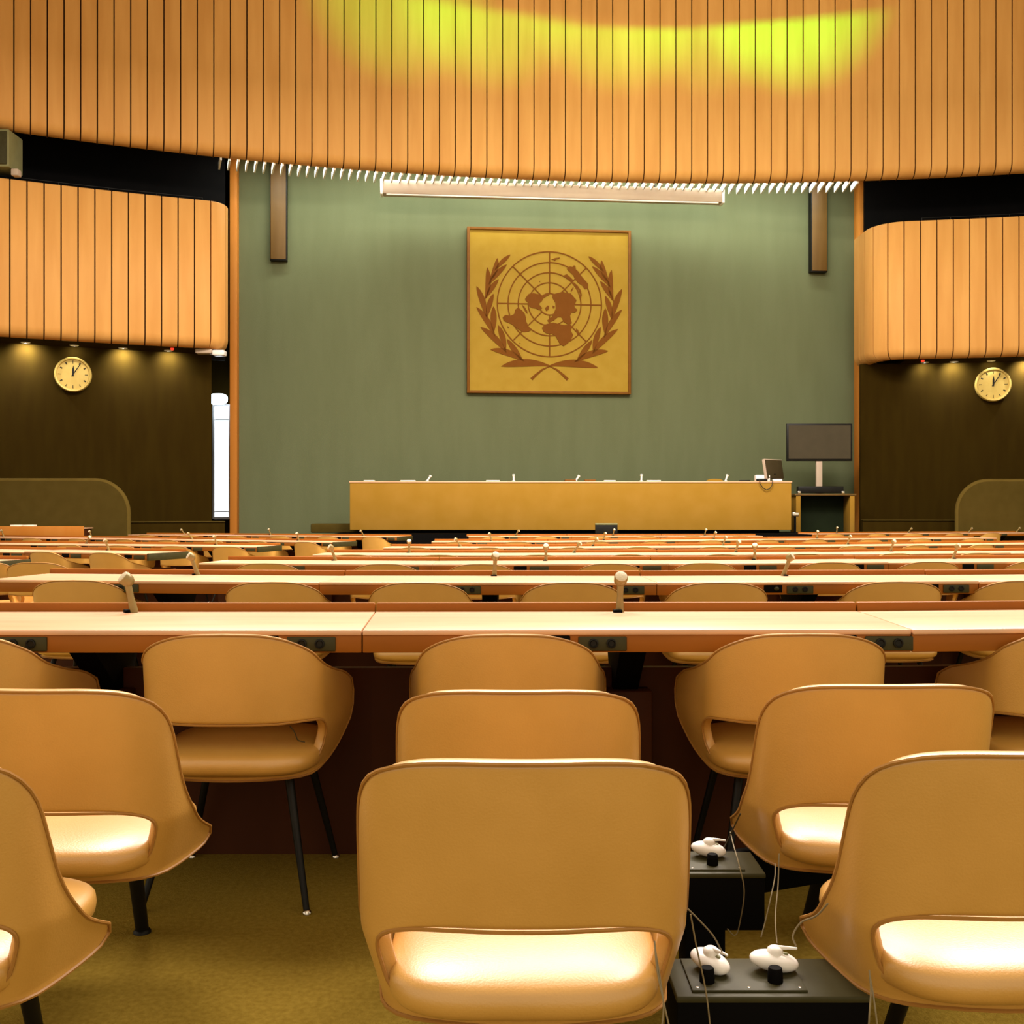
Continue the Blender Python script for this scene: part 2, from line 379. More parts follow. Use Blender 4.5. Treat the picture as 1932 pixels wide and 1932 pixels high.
land = [
 [(1150,545),(1180,520),(1210,525),(1225,508),(1240,515),(1245,550),(1270,570),(1300,615),(1335,655),(1375,700),(1375,740),(1340,755),(1310,715),(1270,690),(1235,650),(1220,615),(1200,595),(1170,570)],
 [(1112,618),(1150,600),(1190,635),(1218,662),(1205,678),(1165,650),(1130,638)],
 [(1212,690),(1225,685),(1265,720),(1295,765),(1308,815),(1298,850),(1283,848),(1292,810),(1275,765),(1245,725)],
 [(1190,770),(1215,735),(1222,742),(1205,775),(1195,785)],
 [(985,452),(1030,436),(1078,428),(1072,440),(1040,450),(1022,470),(1015,455)],
 [(715,860),(750,815),(800,805),(850,815),(890,830),(930,805),(972,800),(965,822),(925,842),(900,862),(885,892),(848,915),(872,935),(892,960),(860,982),(830,965),(790,960),(760,945),(745,905),(715,880)],
 [(1000,815),(1050,800),(1110,785),(1150,800),(1190,800),(1215,830),(1252,870),(1240,900),(1225,915),(1235,950),(1262,970),(1240,998),(1200,1000),(1185,1030),(1190,1065),(1203,1110),(1170,1130),(1120,1100),(1092,1050),(1055,1050),(1015,1085),(960,1108),(945,1085),(990,1050),(1012,1010),(1035,960),(1030,900),(1000,850)],
 [(922,958),(950,930),(965,940),(955,978),(935,988)], [(1000,930),(1025,940),(1018,960),(1002,955)],
 [(480,1060),(510,1035),(560,1045),(600,1025),(610,980),(640,957),(680,985),(710,1020),(722,1060),(725,1100),(750,1150),(778,1190),(750,1205),(700,1212),(660,1195),(610,1155),(560,1125),(520,1110),(490,1095)],
 [(890,1165),(915,1130),(970,1115),(1010,1108),(1060,1120),(1120,1132),(1180,1125),(1208,1150),(1190,1185),(1217,1235),(1195,1280),(1160,1320),(1115,1352),(1075,1325),(1050,1280),(1030,1245),(990,1225),(940,1222),(905,1200)],
 [(1247,1165),(1268,1180),(1280,1215),(1262,1228),(1250,1200)], [(682,928),(705,945),(735,990),(740,1018),(725,1010),(700,970)], [(655,1322),(668,1326),(660,1332)], [(530,1150),(545,1165),(538,1175)], [(860,680),(872,676),(870,690)]]
b = MB()
for i, pl_ in enumerate(land): b.prism([E(p) for p in pl_], -.0475-.0002*i, -.033)
b.build('continents', M['ink'], em)
leaves = [((560,412),(400,572),12,26),((425,450),(340,695),-30,34),((522,515),(330,730),18,32),((320,548),(298,878),-36,36),((438,668),(302,872),14,32),((210,745),(314,1068),-22,38),((385,820),(318,1066),18,34),((210,960),(402,1262),-28,36),((385,950),(385,1225),-2,40),((252,1165),(522,1430),-36,40),((435,1145),(512,1410),-16,36),((355,1395),(712,1517),-46,42),((525,1285),(690,1512),2,36),((465,1568),(985,1560),-60,50)]
b = MB()
for side in (1, -1):
    for (tp, bs, bend, wd) in leaves:
        if side < 0: tp = (1940-tp[0], tp[1]); bs = (1940-bs[0], bs[1])
        t0 = Vector(tp); t1 = Vector(bs); dd = t1-t0; nn = Vector((dd.y, -dd.x)).normalized()*side
        up, dn = [], []; n = 14
        for i in range(n+1):
            t = i/n; ce = t0+dd*t+nn*(-bend)*4*t*(1-t)*.6; hw = wd*.76*(math.sin(PI*t**.85)**.9 if 0 < t < 1 else 0)+1.5
            up.append(E(ce+nn*hw)); dn.append(E(ce-nn*hw))
        b.prism(up+dn[::-1], -.045, -.033)
    st = [(930, 1548), (985, 1568), (1050, 1600), (1110, 1650), (1160, 1697)] ; wds = [3, 6, 9, 12, 15]
    if side < 0: st = [(1940-x, y) for x, y in st]
    up, dn = [], []
    for i, (x, y) in enumerate(st):
        d2 = (Vector(st[min(i+1, 4)])-Vector(st[max(i-1, 0)])).normalized(); nn = Vector((-d2.y, d2.x))
        up.append(E(Vector((x, y))+nn*wds[i])); dn.append(E(Vector((x, y))-nn*wds[i]))
    b.prism(up+dn[::-1], -.0465, -.033)
b.build('olive_wreath', M['ink'], em)
# projector screen housing
d0 = .95; xa, xb = gx(716, d0), gx(1354, d0); zt = HC+(966-342)*gw(xa)*.968/F; zh = .37
sc = wall_thing('projector_screen_case', (xa+xb)/2, zt-zh, d0, 'long cream projector screen case hanging under the louver fins', 'projector screen')
hl = (xb-xa)/2/math.cos(BETA)
b = MB(); b.box(-hl, hl, -.16, .16, 0, zh, .03); b.build('housing', M['pinkcase'], sc)
for s_ in (-1, 1):
    b = MB(); b.box(s_*hl-.035+s_*.03, s_*hl+.035+s_*.03, -.18, .18, -.02, zh+.02, .02); e_ = b.build('end_cap', M['fin'], sc); 
b = MB(); b.box(-hl+.1, hl-.1, -.14, -.09, -.03, .01, .005); b.build('bottom_bar', M['white'], sc)
for s_ in (-.6, .6):
    b = MB(); b.tube([(s_*hl, 0, zh-.02), (s_*hl, 0, 13-zt+zh)], .02, 8); b.build('hanger', M['blackmetal'], sc)
# loudspeaker columns
for px0, px1, y0, y1, side in ((511, 543, 310, 492, 'left'), (1525, 1556, 330, 514, 'right')):
    xa, xb = gx(px0), gx(px1); dd = gw((xa+xb)/2)-.15; z0, z1 = HC+(966-y1)*dd/F, HC+(966-y0)*dd/F+.3
    t = wall_thing('column_loudspeaker', (xa+xb)/2, z0, .02, 'tall narrow brown column loudspeaker on the %s of the green wall' % side, 'loudspeaker')
    hw = (xb-xa)/2
    b = MB(); b.box(-hw, hw, -.2, .02, 0, z1-z0, .01); b.build('cabinet', M['blackmetal'], t)
    b = MB(); b.box(-hw+.025, hw-.025, -.22, -.19, .03, z1-z0-.03, .005); b.build('grille', M['darkwood'], t)
# clocks
def clock(px, py, d, rpx, label, rz):
    p = P(px, py, d); r = rpx*d/F
    t = empty('wall_clock', p, rz, label, 'clock')
    X = Matrix.Rotation(PI/2, 4, 'X')
    b = MB(); b.lathe([(0, -.08), (r*.97, -.08), (r, -.02), (r, .06), (r*.95, .09), (r*.88, .085), (r*.85, .05)], 48, X); b.build('rim', M['brass'], t)
    b = MB(); b.lathe([(0, .045), (r*.86, .045), (r*.86, .0)], 48, X); dial = b.build('dial', M['clockface'], t)
    for k in range(12):
        b = MB(); a = k*PI/6; mm = Matrix.Rotation(a, 4, 'Y'); hh = .11 if k % 3 else .14
        for off in ((-.02, .02) if k in (2, 4, 8, 10, 11, 1) else (0,)):
            b.box((off-.017)*r, (off+.017)*r, -.053, -.044, r*(.76-hh), r*.78, M=mm)
        b.box(-.035*r, .035*r, -.052, -.044, r*.765, r*.785, M=mm); b.build('numeral', M['blackmetal'], dial)
    b = MB(); mm = Matrix.Rotation(math.radians(2), 4, 'Y'); b.prism([(-.045*r, -.1*r), (.045*r, -.1*r), (.05*r, .3*r), (0, .52*r), (-.05*r, .3*r)], -.062, -.056, mm); b.build('hour_hand', M['blackmetal'], t)
    b = MB(); mm = Matrix.Rotation(math.radians(33), 4, 'Y'); b.prism([(-.028*r, -.12*r), (.028*r, -.12*r), (.02*r, .72*r), (-.02*r, .72*r)], -.07, -.064, mm); b.build('minute_hand', M['blackmetal'], t)
    return t
def dwall(px, off=0.):
    k = (px-CX)/F; lo, hi = 10., 45.
    for _ in range(50):
        m = (lo+hi)/2
        if (Vector((k*m, m))-AC).length < AR+1.2-off: lo = m
        else: hi = m
    return lo
clock(138, 707, dwall(138, .09), 33, 'round cream wall clock on the left brown wall', math.radians(20))
clock(1873, 726, dwall(1873, .09), 32, 'round cream wall clock on the right brown wall', math.radians(-10))
# downlights under the soffits
for px, pw in ((-60, 95), (48, 95), (140, 8), (232, 85), (318, 55), (1745, 26), (1800, 62), (1870, 8), (1940, 95)):
    d = dwall(px, .30); q = P(px, 0, d)
    spot('soffit_lamp', (q.x, q.y, ZB0-.03), (q.x*1.012, q.y+.40, ZB0-.42), pw*1.5, (1.0, .98, .95), 140, 1.0, .04)
    if 0 < px < 1932:
        b = MB(); b.lathe([(0, -.015), (.09, -.015), (.11, 0)], 16, Matrix.Translation((q.x, q.y, ZB0+.0)))
        tag(b.build('soffit_downlight', M['fin']), 'small round downlight under the %s balcony, %s' % ('left' if px < 900 else 'right', {48: 'leftmost', 140: 'above the clock', 232: 'between clock and passage', 318: 'nearest the passage', 1745: 'nearest the green wall', 1800: 'left of the clock', 1870: 'above the clock'}[px]), 'downlight')
# fixture below left balcony end, red indicator lights
p = P(398, 653, 26.2); t = empty('soffit_camera', (p.x, p.y, ZB0-.06), 0, 'small white fixture under the end of the left balcony', 'camera')
b = MB(); b.box(-.36, .05, -.12, .12, -.05, .06, .02); b.build('mount', M['pinkcase'], t)
b = MB(); b.box(.06, .36, -.14, .14, -.10, .03, .03); b.build('housing', M['white'], t)
for px, py, s_ in ((325, 656, 'left'), (1741, 674, 'right')):
    d = dwall(px, .75); p = P(px, py, d); b = MB(); b.ellipsoid((p.x, p.y, ZB0-.02), (.045, .045, .04))
    tag(b.build('indicator_light', M['red']), 'tiny red indicator light under the %s balcony' % s_, 'light')
# grey box in the upper left opening
p = P(6, 284, 24.2); t = empty('hanging_loudspeaker', p, 0, 'grey box loudspeaker in the dark opening at the upper left', 'loudspeaker')
b = MB(); b.box(-.5, .22, -.2, .5, -.43, .42, .02); b.build('cabinet', M['beigebox'], t)
b = MB(); b.box(-.46, .18, -.23, -.19, -.38, .37, .01); b.build('grille', M['plate'], t)
p2 = P(31, 325, 24.2)-p; b = MB(); b.box(p2.x-.09, p2.x+.08, -.1, .1, p2.z-.1, p2.z+.06, .03); b.build('bracket', M['pinkcase'], t)

# ------------------------------------------------------------------ stage, podium and what stands on them
SZ = .72
b = MB(); b.box(-4.4, 9.7, 25.6, 29.0, -.2, SZ); struct(b.build('stage', M['black']))
b = MB(); p = P(590, 988, 27.4); q = P(690, 988, 27.4); b.box(p.x, q.x, 27.1, 27.9, SZ, p.z, .03)
tag(b.build('carpeted_step', M['olive']), 'low olive carpeted step beside the left end of the podium', 'step')
D = 26.5
p, q = P(660, 908, D), P(1493, 908, D); pm = (p+q)/2; zl = HC-(1000-966)*D/F
pd = empty('podium_desk', (pm.x, D, SZ), 0, 'long tan podium desk in front of the green wall', 'podium'); hw = (q.x-p.x)/2; H = p.z-SZ
b = MB(); b.box(-hw, hw, 0, .08, zl-SZ, H-.04, .01)
b.box(-hw, -hw+.08, .08, .95, zl-SZ, H-.04, .01); b.box(hw-.08, hw, .08, .95, zl-SZ, H-.04, .01); b.build('front_panel', M['podium'], pd)
b = MB(); b.box(-hw-.02, hw+.02, -.02, 1.0, H-.04, H, .01); b.build('top', M['desk'], pd)
b = MB(); b.box(-hw+.25, hw-.25, .2, .9, 0, H-.05); b.build('plinth', M['black'], pd)
PT = p.z
def podium_xyz(px, back): 
    d = D+back; return Vector(((px-CX)/F*d, d, PT))
for i, (px, lean) in enumerate(((806, 30), (969, 0), (1086, 30), (1210, 2), (1369, 15))):
    o = podium_xyz(px, .12); t = empty('podium_microphone', o, 0, 'white podium microphone, %s on the podium desk' % nth(i), 'microphone', 'podium microphones')
    a = math.radians(lean); top = Vector((math.sin(a)*.18, 0, math.cos(a)*.17))
    b = MB(); b.lathe([(0, 0), (.05, 0), (.045, .02), (0, .025)], 14); b.build('base', M['white'], t)
    b = MB(); b.tube([(0, 0, .02), top*.8], [.022, .025], 10); b.build('stalk', M['white'], t)
    b = MB(); b.tube([top*.78, top*.84, top*1.0, top*1.04], [.026, .036, .036, .02], 12); b.build('head', M['white'], t)
for i, (px, wp, m, lab) in enumerate(((697, 20, 'paper', 'leftmost'), (770, 28, 'paper', 'left of the leftmost microphone'), (930, 26, 'paper', 'left of the second microphone'), (1150, 22, 'paper', 'between the two brown name plates and fourth microphone'), (1233, 26, 'paper', 'right of the fourth microphone'))):
    o = podium_xyz(px, .16); b = MB(); b.box(-wp*.0066, wp*.0066, -.1, .12, 0, .03, .008)
    tag(b.build('paper_pad', M['paper'], None, loc=o), 'pale paper pad on the podium desk, %s' % lab, 'paper')
for px, lab in ((1076, 'just left of'), (1113, 'just right of')):
    o = podium_xyz(px, .16); b = MB(); b.box(-.14, .14, -.1, .12, 0, .05, .01)
    tag(b.build('name_plate', M['frame'], None, loc=o), 'small brown name plate on the podium %s the slanted middle microphone' % lab, 'name plate')
# podium chair back showing over the desk
o = Vector(((1350-CX)/F*28, 28, SZ)); t = empty('podium_chair', o, 0, 'brown chair whose rounded back shows over the podium desk', 'chair')
b = MB(); b.ellipsoid((0, .1, 1.05), (.30, .06, .36), .6, .6); b.build('backrest', M['podium'], t)
b = MB(); b.ellipsoid((0, .32, .52), (.28, .27, .07), .5, .5); b.build('seat', M['podium'], t)
b = MB(); b.tube([(0, .3, .02), (0, .3, .5)], .035, 10); b.lathe([(0, 0), (.25, 0), (.22, .03), (0, .05)], 20, Matrix.Translation((0, .3, 0))); b.build('pedestal', M['blackmetal'], t)
# laptop-like monitor, boxes, cable on podium
o = podium_xyz(1462, .45); t = empty('desk_monitor', o, math.radians(38), 'dark tilted monitor seen from behind on the right end of the podium', 'monitor')
mm = Matrix.Rotation(math.radians(-10), 4, 'X')
b = MB(); b.box(-.34, .36, -.03, .03, .08, .56, .012, M=mm); b.build('shell', M['screen'], t)
b = MB(); b.box(-.35, -.325, -.04, .035, .07, .57, .005, M=mm); b.box(-.35, .37, -.04, .035, .555, .575, .005, M=mm); b.build('bezel', M['pinkcase'], t)
b = MB(); b.box(-.14, .14, -.1, .14, 0, .02, .006); b.box(-.04, .04, .0, .05, .02, .2, .006); b.build('foot', M['blackmetal'], t)
o = podium_xyz(1438, .4); b = MB(); b.box(-.18, .18, -.1, .1, .0, .17, .02); tag(b.build('white_box', M['white'], None, loc=o), 'white box beside the monitor on the podium', 'box')
o = podium_xyz(1440, .12); b = MB(); b.box(-.17, .10, -.05, .06, 0, .07, .02); tag(b.build('control_unit', M['blackmetal'], None, loc=o), 'small black control unit in front of the white box on the podium', 'control unit')
o = podium_xyz(1465, .12); b = MB(); b.box(-.10, .14, -.05, .06, 0, .06, .02); tag(b.build('adapter', M['white'], None, loc=o), 'small white adapter below the monitor on the podium', 'adapter')
o = podium_xyz(1405, .12); b = MB(); b.box(-.14, .14, -.02, .02, 0, .035, .01); tag(b.build('pen_tray', M['blackmetal'], None, loc=o), 'small dark pen tray on the podium right of the last microphone', 'tray')
pts = [P(1433, 905.5, 26.44), P(1434, 913, 26.44), P(1440, 921, 26.44), P(1446, 924.5, 26.44), P(1452, 922, 26.44), P(1457, 915, 26.44), P(1458, 905.5, 26.44)]
b = MB(); b.tube(pts, .011, 6); tag(b.build('hanging_cable', M['screen']), 'thin cable looping over the front of the podium', 'cable')
# television and table
TD = 28.3
p, q = P(1494, 932, TD), P(1609, 937, TD); t = empty('side_table', ((p.x+q.x)/2, TD, SZ), 0, 'plain wooden table under the television beside the podium', 'table'); hw = (q.x-p.x)/2
b = MB(); b.box(-hw, hw, -.3, .35, p.z-SZ-.05, p.z-SZ, .008); b.build('tabletop', M['darkwood'], t)
for sx in (-1, 1):
    b = MB(); b.box(sx*(hw-.1)-.06, sx*(hw-.1)+.06, -.28, .3, 0, p.z-SZ-.05, .006); b.build('leg', M['podium'], t)
b = MB(); b.box(-hw+.05, hw-.05, .28, .32, .0, p.z-SZ-.05); b.build('shade_panel', M['table_shade'], t)  # added panel; its dark green stands in for shade under the table
TZ = p.z
p, q = P(1484, 799, TD), P(1608, 870, TD); t = empty('television', ((p.x+q.x)/2, TD, TZ), 0, 'flat dark television on a pale post to the right of the podium', 'television')
hw = (q.x-p.x)/2; zt, zb = p.z-TZ, q.z-TZ
b = MB(); b.box(-hw, hw, -.02, .06, zb, zt, .01); b.build('bezel', M['blackmetal'], t)
b = MB(); b.box(-hw+.05, hw-.05, -.026, -.018, zb+.06, zt-.05); b.build('screen', M['screen'], t)
b = MB(); b.box(-.08, .08, .0, .1, .0, zb+.1, .01); b.build('post', M['pinkcase'], t)
b = MB(); b.box(-.25, .25, .05, .1, zb+.2, zb+.5, .01); b.build('mount_plate', M['blackmetal'], t)
p = P(1546, 932, TD-.12); t = empty('video_unit', (p.x, TD-.17, TZ), 0, 'flat black video unit lying at the foot of the television post', 'video unit')
b = MB(); b.box(-.6, .6, -.1, .1, .02, .2, .015); b.build('case', M['blackmetal'], t)
for sx in (-1, 1):
    b = MB(); b.box(sx*.58-.04, sx*.58+.04, -.12, -.09, 0, .07, .008); b.build('foot', M['chrome'], t)
o = P(1500, 985, 27.0); t = empty('cable_stand', (o.x, 27.0, SZ), 0, 'small metal stand with cables at the right end of the podium', 'stand')
b = MB(); b.tube([(0, 0, 0), (0, 0, .5)], .03, 8); b.build('pole', M['blackmetal'], t)
b = MB(); b.box(-.08, .08, -.06, .06, .42, .52, .01); b.build('hook', M['chrome'], t)
# black monitor in front of podium, facing the stage
o = P(1144, 1003, 24.6); t = empty('floor_monitor', (o.x, 24.6, fz(24.6)), 0, 'black monitor seen from behind in front of the podium middle', 'monitor')
zt = HC-(988-966)*24.6/F-fz(24.6); hw = 21*24.6/F
b = MB(); b.box(-hw, hw, -.03, .05, zt-.36, zt, .01); b.build('shell', M['blackmetal'], t)
b = MB(); b.box(-hw, hw, -.035, .055, zt-.03, zt+.01, .004); b.build('top_edge', M['beigebox'], t)
b = MB(); b.tube([(0, .02, 0), (0, .02, zt-.3)], .03, 8); b.lathe([(0, 0), (.22, 0), (.2, .03), (0, .04)], 20, Matrix.Translation((0, .02, 0))); b.build('stand', M['blackmetal'], t)

# ------------------------------------------------------------------ olive partitions, low walls, side desk
def partition(px_edge, ytop, d, ext, side, label):
    e = (px_edge-CX)/F*d; z = HC-(ytop-966)*d/F; x2 = e+ext; R = .75; z0 = fz(d); sg = 1 if ext > 0 else -1
    pts = [(e, z0)]+[(e+sg*R*(1-math.cos(a)), z-R+R*math.sin(a)) for a in [PI/2*i/10 for i in range(11)]]+[(x2, z), (x2, z0)]
    b = MB(); b.prism([(x-e, zz-z0) for x, zz in pts], 0, .12)
    o = b.build('curved_partition', M['olive'], None, loc=(e, d, z0)); tag(o, label, 'partition')
    b = MB(); n = len(pts)-2
    b.tube([Vector((x-e, .06, zz-z0)) for x, zz in pts[:n+1]], .062, 8); b.build('edge_trim', M['edge'], o)
partition(240, 907, 24.3, -3.6, -1, 'olive padded partition with rounded corner before the left brown wall')
partition(1808, 908, 26.3, 3.6, 1, 'olive padded partition with rounded corner before the right brown wall')
def lowwall(px0, px1, ytop, d, label, skew):
    a, c = P(px0, ytop, d), P(px1, ytop, d+skew); dv = Vector((c.x-a.x, c.y-a.y)); L = dv.length; rz = math.atan2(dv.y, dv.x); z0 = fz(d)
    t = empty('low_wall', (a.x, a.y, z0), rz, label, 'low wall')
    b = MB(); b.box(0, L, 0, .25, 0, a.z-z0-.03, .005); b.build('panel', M['brown'], t)
    b = MB(); b.box(-.01, L+.01, -.03, .28, a.z-z0-.03, a.z-z0, .01); b.build('highlight', M['olive'], t)  # paler olive strip paints the lit top edge of the low wall
lowwall(238, 424, 984, 24.6, 'low dark wall with olive cap between left partition and passage', .9)
lowwall(1628, 1812, 980.5, 27.3, 'low dark wall with olive cap left of the right partition', -.35)
a, c = P(-40, 993, 23.5), P(158, 993, 23.5); z0 = fz(23.5)
t = empty('side_desk', ((a.x+c.x)/2, 23.5, z0), 0, 'orange wood side desk with papers at far left before the partition', 'desk'); hw = (c.x-a.x)/2; zt = a.z-z0
b = MB(); b.box(-hw, hw, 0, .03, zt-.22, zt-.0, .006); b.build('front_board', M['trim'], t)
b = MB(); b.box(-hw, hw, .03, .55, zt-.06, zt-.03, .006); b.build('tabletop', M['desk'], t)
for sx in (-1, 1):
    b = MB(); b.box(sx*(hw-.05)-.03, sx*(hw-.05)+.03, .05, .5, 0, zt-.06, .006); b.build('leg', M['mahog'], t)
for px, lab in ((32, 'left one'), (57, 'right one')):
    p = P(px, 992, 23.8); b = MB(); b.box(-.11, .11, -.1, .1, 0, .06, .01)
    tag(b.build('paper_stack', M['paper'], None, loc=(p.x, 23.8, z0+zt-.03)), 'pale paper stack on the far left side desk, %s' % lab, 'paper')

# ------------------------------------------------------------------ desk rows
LEDGE = .898
def solve_d(y):
    d = 15.
    for _ in range(60): d = .5*d+.5*(HC-fz(d)-LEDGE)*F/(y-CY)
    return d
def desk_module(a, c, label, group, fine, nl, nr, end=False):
    dv = c-a; L = dv.length; rz = math.atan2(dv.y, dv.x); mid = (a+c)/2; z0 = fz(mid.y-.3)
    t = empty('conference_desk', (mid.x, mid.y, z0), rz, label, 'desk', group); h = L/2-.002
    u = dv/L; v = Vector((-u.y, u.x)); sl = nl.dot(u)/nl.dot(v); sr = nr.dot(u)/nr.dot(v)
    class Q(MB):
        def box(s, x0, x1, y0, y1, z0, z1, bev=0):
            n = len(s.v); MB.box(s, x0, x1, y0, y1, z0, z1, bev)
            for i in range(n, len(s.v)):
                x, y, z = s.v[i]; s.v[i] = (x+(sl if x < 0 else sr)*y, y, z)
            return s
    b = Q(); b.box(-h, h, -.70, -.115, .850, .867, .003); b.build('tabletop', M['desk'], t)
    b = Q(); b.box(-h, h, -.115, -.03, .850, .8655, .002); b.build('microphone_rail', M['desk'], t)
    b = Q(); b.box(-h, h, -.035, .0, .845, LEDGE, .006); b.build('ledge', M['deskdark'], t)
    b = Q(); b.box(-h, h, -.695, -.665, .793, .851, .003); b.build('apron', M['deskdark'], t)
    b = Q(); b.box(-L/2-.0, L/2+.0, -.26, -.22, 0, .68); b.build('modesty_panel', M['mahog'], t)
    if end:
        b = MB(); b.box(h-.002, h+.022, -.705, .002, .785, .868, .003); b.build('end_panel', M['plate'], t)
    b = MB(); b.prism([(-.60, .849), (-.04, .849), (-.06, .80), (-.20, .60), (-.30, .60), (-.56, .80)], -.045, .045, Matrix.Rotation(PI/2, 4, 'Z')); b.build('bracket', M['black'], t)
    b = MB(); b.box(-.09, .09, -.36, -.26, 0, .61, .006); b.build('post', M['mahog'], t)
    for f in (-.065, .435):
        x = f*L
        b = MB(); b.box(x-.079, x+.079, -.702, -.693, .798, .845, .004); cp = b.build('control_panel', M['plate'], t)
        if fine:
            for s_ in (-.030, .028):
                b = MB(); X = Matrix.Translation((x+s_, -.702, .823)) @ Matrix.Rotation(PI/2, 4, 'X')
                b.lathe([(.016, -.002), (.016, .006), (.012, .007), (.009, .003), (0, .003)], 16, X); b.build('socket', M['blackmetal'], cp)
        x2 = x-.16
        b = MB(); b.box(x2-.055, x2+.055, -.699, -.692, .805, .848, .004); tr = b.build('receiver_tray', M['black'], t)
        if fine:
            b = MB(); b.ellipsoid((x2+.02, -.697, .828), (.016, .012, .012)); b.build('tray_knob', M['plate'], tr)
    return t
# chairs ------------------------------------------------------------
def catmull(pts, n):
    P0 = [Vector(p) for p in pts]; P0 = [2*P0[0]-P0[1]]+P0+[2*P0[-1]-P0[-2]]
    raw = []
    for i in range(1, len(P0)-2):
        for k in range(16):
            t = k/16; a, b_, c_, d_ = P0[i-1], P0[i], P0[i+1], P0[i+2]
            raw.append(.5*((2*b_)+(c_-a)*t+(2*a-5*b_+4*c_-d_)*t*t+(3*b_-a-3*c_+d_)*t**3))
    raw.append(P0[-2]); L = [0.]
    for a, b_ in zip(raw, raw[1:]): L.append(L[-1]+(b_-a).length)
    out = []; j = 0
    for k in range(n+1):
        s = L[-1]*k/n
        while j < len(L)-2 and L[j+1] < s: j += 1
        out.append(raw[j].lerp(raw[j+1], (s-L[j])/max(1e-9, L[j+1]-L[j])))
    return out
def plan_curve(Rb, s1, rc, th_end):
    pts = [(0., 0.)]; th = 0.; x = y = 0.; ds = .004; s = 0.; T = [0.]
    while s < 1.0:
        k = 1/Rb if s < s1 else (1/rc if th < th_end else 0)
        th += k*ds; x += math.cos(th)*ds; y += math.sin(th)*ds; s += ds; pts.append((x, y))
    def f(sv):
        a = abs(sv)/ds; i = min(int(a), len(pts)-2); t = a-i
        X = lerp(pts[i][0], pts[i+1][0], t); Y = lerp(pts[i][1], pts[i+1][1], t); return (math.copysign(X, sv), Y)
    return f
def make_chair(name, outer, hole, kt_o, kt_h, plan, lean, zb, ztap, seat, legs, label, group, thick, xs=1.):
    root = empty(name, (0, 0, 0), 0, label, 'chair', group)
    na, nb = 30, 16
    O = catmull(outer[:kt_o+1], na)+catmull(outer[kt_o:], nb)[1:]; Hh = catmull(hole[:kt_h+1], na)+catmull(hole[kt_h:], nb)[1:]
    O = O+[Vector((-p.x, p.y)) for p in O[-2:0:-1]]; Hh = Hh+[Vector((-p.x, p.y)) for p in Hh[-2:0:-1]]
    def to3(p):
        x, y = plan(p.x); z = p.y
        tp = 1-ztap*max(0, min(1, (zb+.13-z)/.13))
        return Vector((x*tp, y-(z-zb)*lean, z))
    rings = [[to3(h.lerp(o, t)) for h, o in zip(Hh, O)] for t in (0, .04, .12, .24, .36, .48, .6, .72, .84, .93, .98, 1)]
    b = MB(); b.grid(rings, True, True); me = b.mesh('backrest')
    for v in me.vertices: v.co.x *= xs
    # rear faces must point backwards before thickening
    sgn = sum(p.normal.y*p.area for p in me.polygons)
    if sgn > 0: me.flip_normals()
    me.materials.append(M['leather']); o = bpy.data.objects.new('backrest', me); COL.objects.link(o)
    m1 = o.modifiers.new('s', 'SOLIDIFY'); m1.thickness = thick; m1.offset = -1
    m2 = o.modifiers.new('b', 'SUBSURF'); m2.levels = 1; m2.render_levels = 1
    bpy.context.view_layer.update(); dg = bpy.context.evaluated_depsgraph_get()
    me2 = bpy.data.meshes.new_from_object(o.evaluated_get(dg)); o.modifiers.clear(); o.data = me2; o.parent = root
    me2.polygons.foreach_set('use_smooth', [True]*len(me2.polygons))
    b = MB()
    for ring in (O, Hh):
        q = [to3(p) for p in ring]; q = [Vector((p.x*xs, p.y-.0005, p.z)) for p in q]
        b.tube(q+[q[0]], .0038, 6, False)
    b.build('piping', M['piping'], root)
    hw, y0, y1, z0, z1 = seat
    b = MB(); b.ellipsoid((0, (y0+y1)/2, (z0+z1)/2), (hw, (y1-y0)/2, (z1-z0)/2), .66, .5, 56, 20); st = b.build('seat', M['leather'], root, sharp=None)
    b = MB(); b.box(-hw*.6, hw*.6, y0+.16, y1-.08, z0-.012, z0+.02, .006); b.build('seat_base', M['blackmetal'], root)
    if not legs:
        b = MB(); b.tube([(.03, .45, z0+.01), (.0, .62, .012)], [.022, .019], 12); lg = b.build('leg', M['blackmetal'], root)
        b = MB(); b.lathe([(0, 0), (.026, 0), (.025, .006), (.02, .012), (0, .014)], 20, Matrix.Translation((0, .622, 0))); b.build('foot_plate', M['blackmetal'], lg)
    for sx in (-1, 1):
        for (ya, yb, xb) in legs:
            b = MB(); b.tube([(sx*.17, ya, z0+.01), (sx*lerp(.17, xb, .97), lerp(ya, yb, .97), .012)], [.015, .010], 12); lg = b.build('leg', M['blackmetal'], root)
            b = MB(); b.lathe([(0, 0), (.014, 0), (.014, .008), (.009, .014), (0, .015)], 12, Matrix.Translation((sx*xb, yb, 0))); b.build('glide', M['chrome'], lg)
    return root
side_chair = make_chair('side_chair',
    [(0,.832),(.12,.831),(.20,.822),(.262,.795),(.305,.74),(.327,.66),(.342,.60),(.364,.545),(.398,.497),(.445,.457),(.497,.427),(.541,.405),(.549,.384),(.515,.364),(.40,.357),(.30,.359),(.15,.362),(0,.362)],
    [(0,.536),(.12,.535),(.19,.530),(.234,.514),(.252,.485),(.252,.44),(.243,.41),(.2,.394),(.1,.388),(0,.387)], 12, 5,
    plan_curve(.62, .20, .115, math.radians(82)), .16, .37, .12, (.25, -.050, .50, .366, .470),
    (), 'tan leather side chair at the front middle, nearest and largest chair', 'side chairs in the foreground', .034, 1.09)
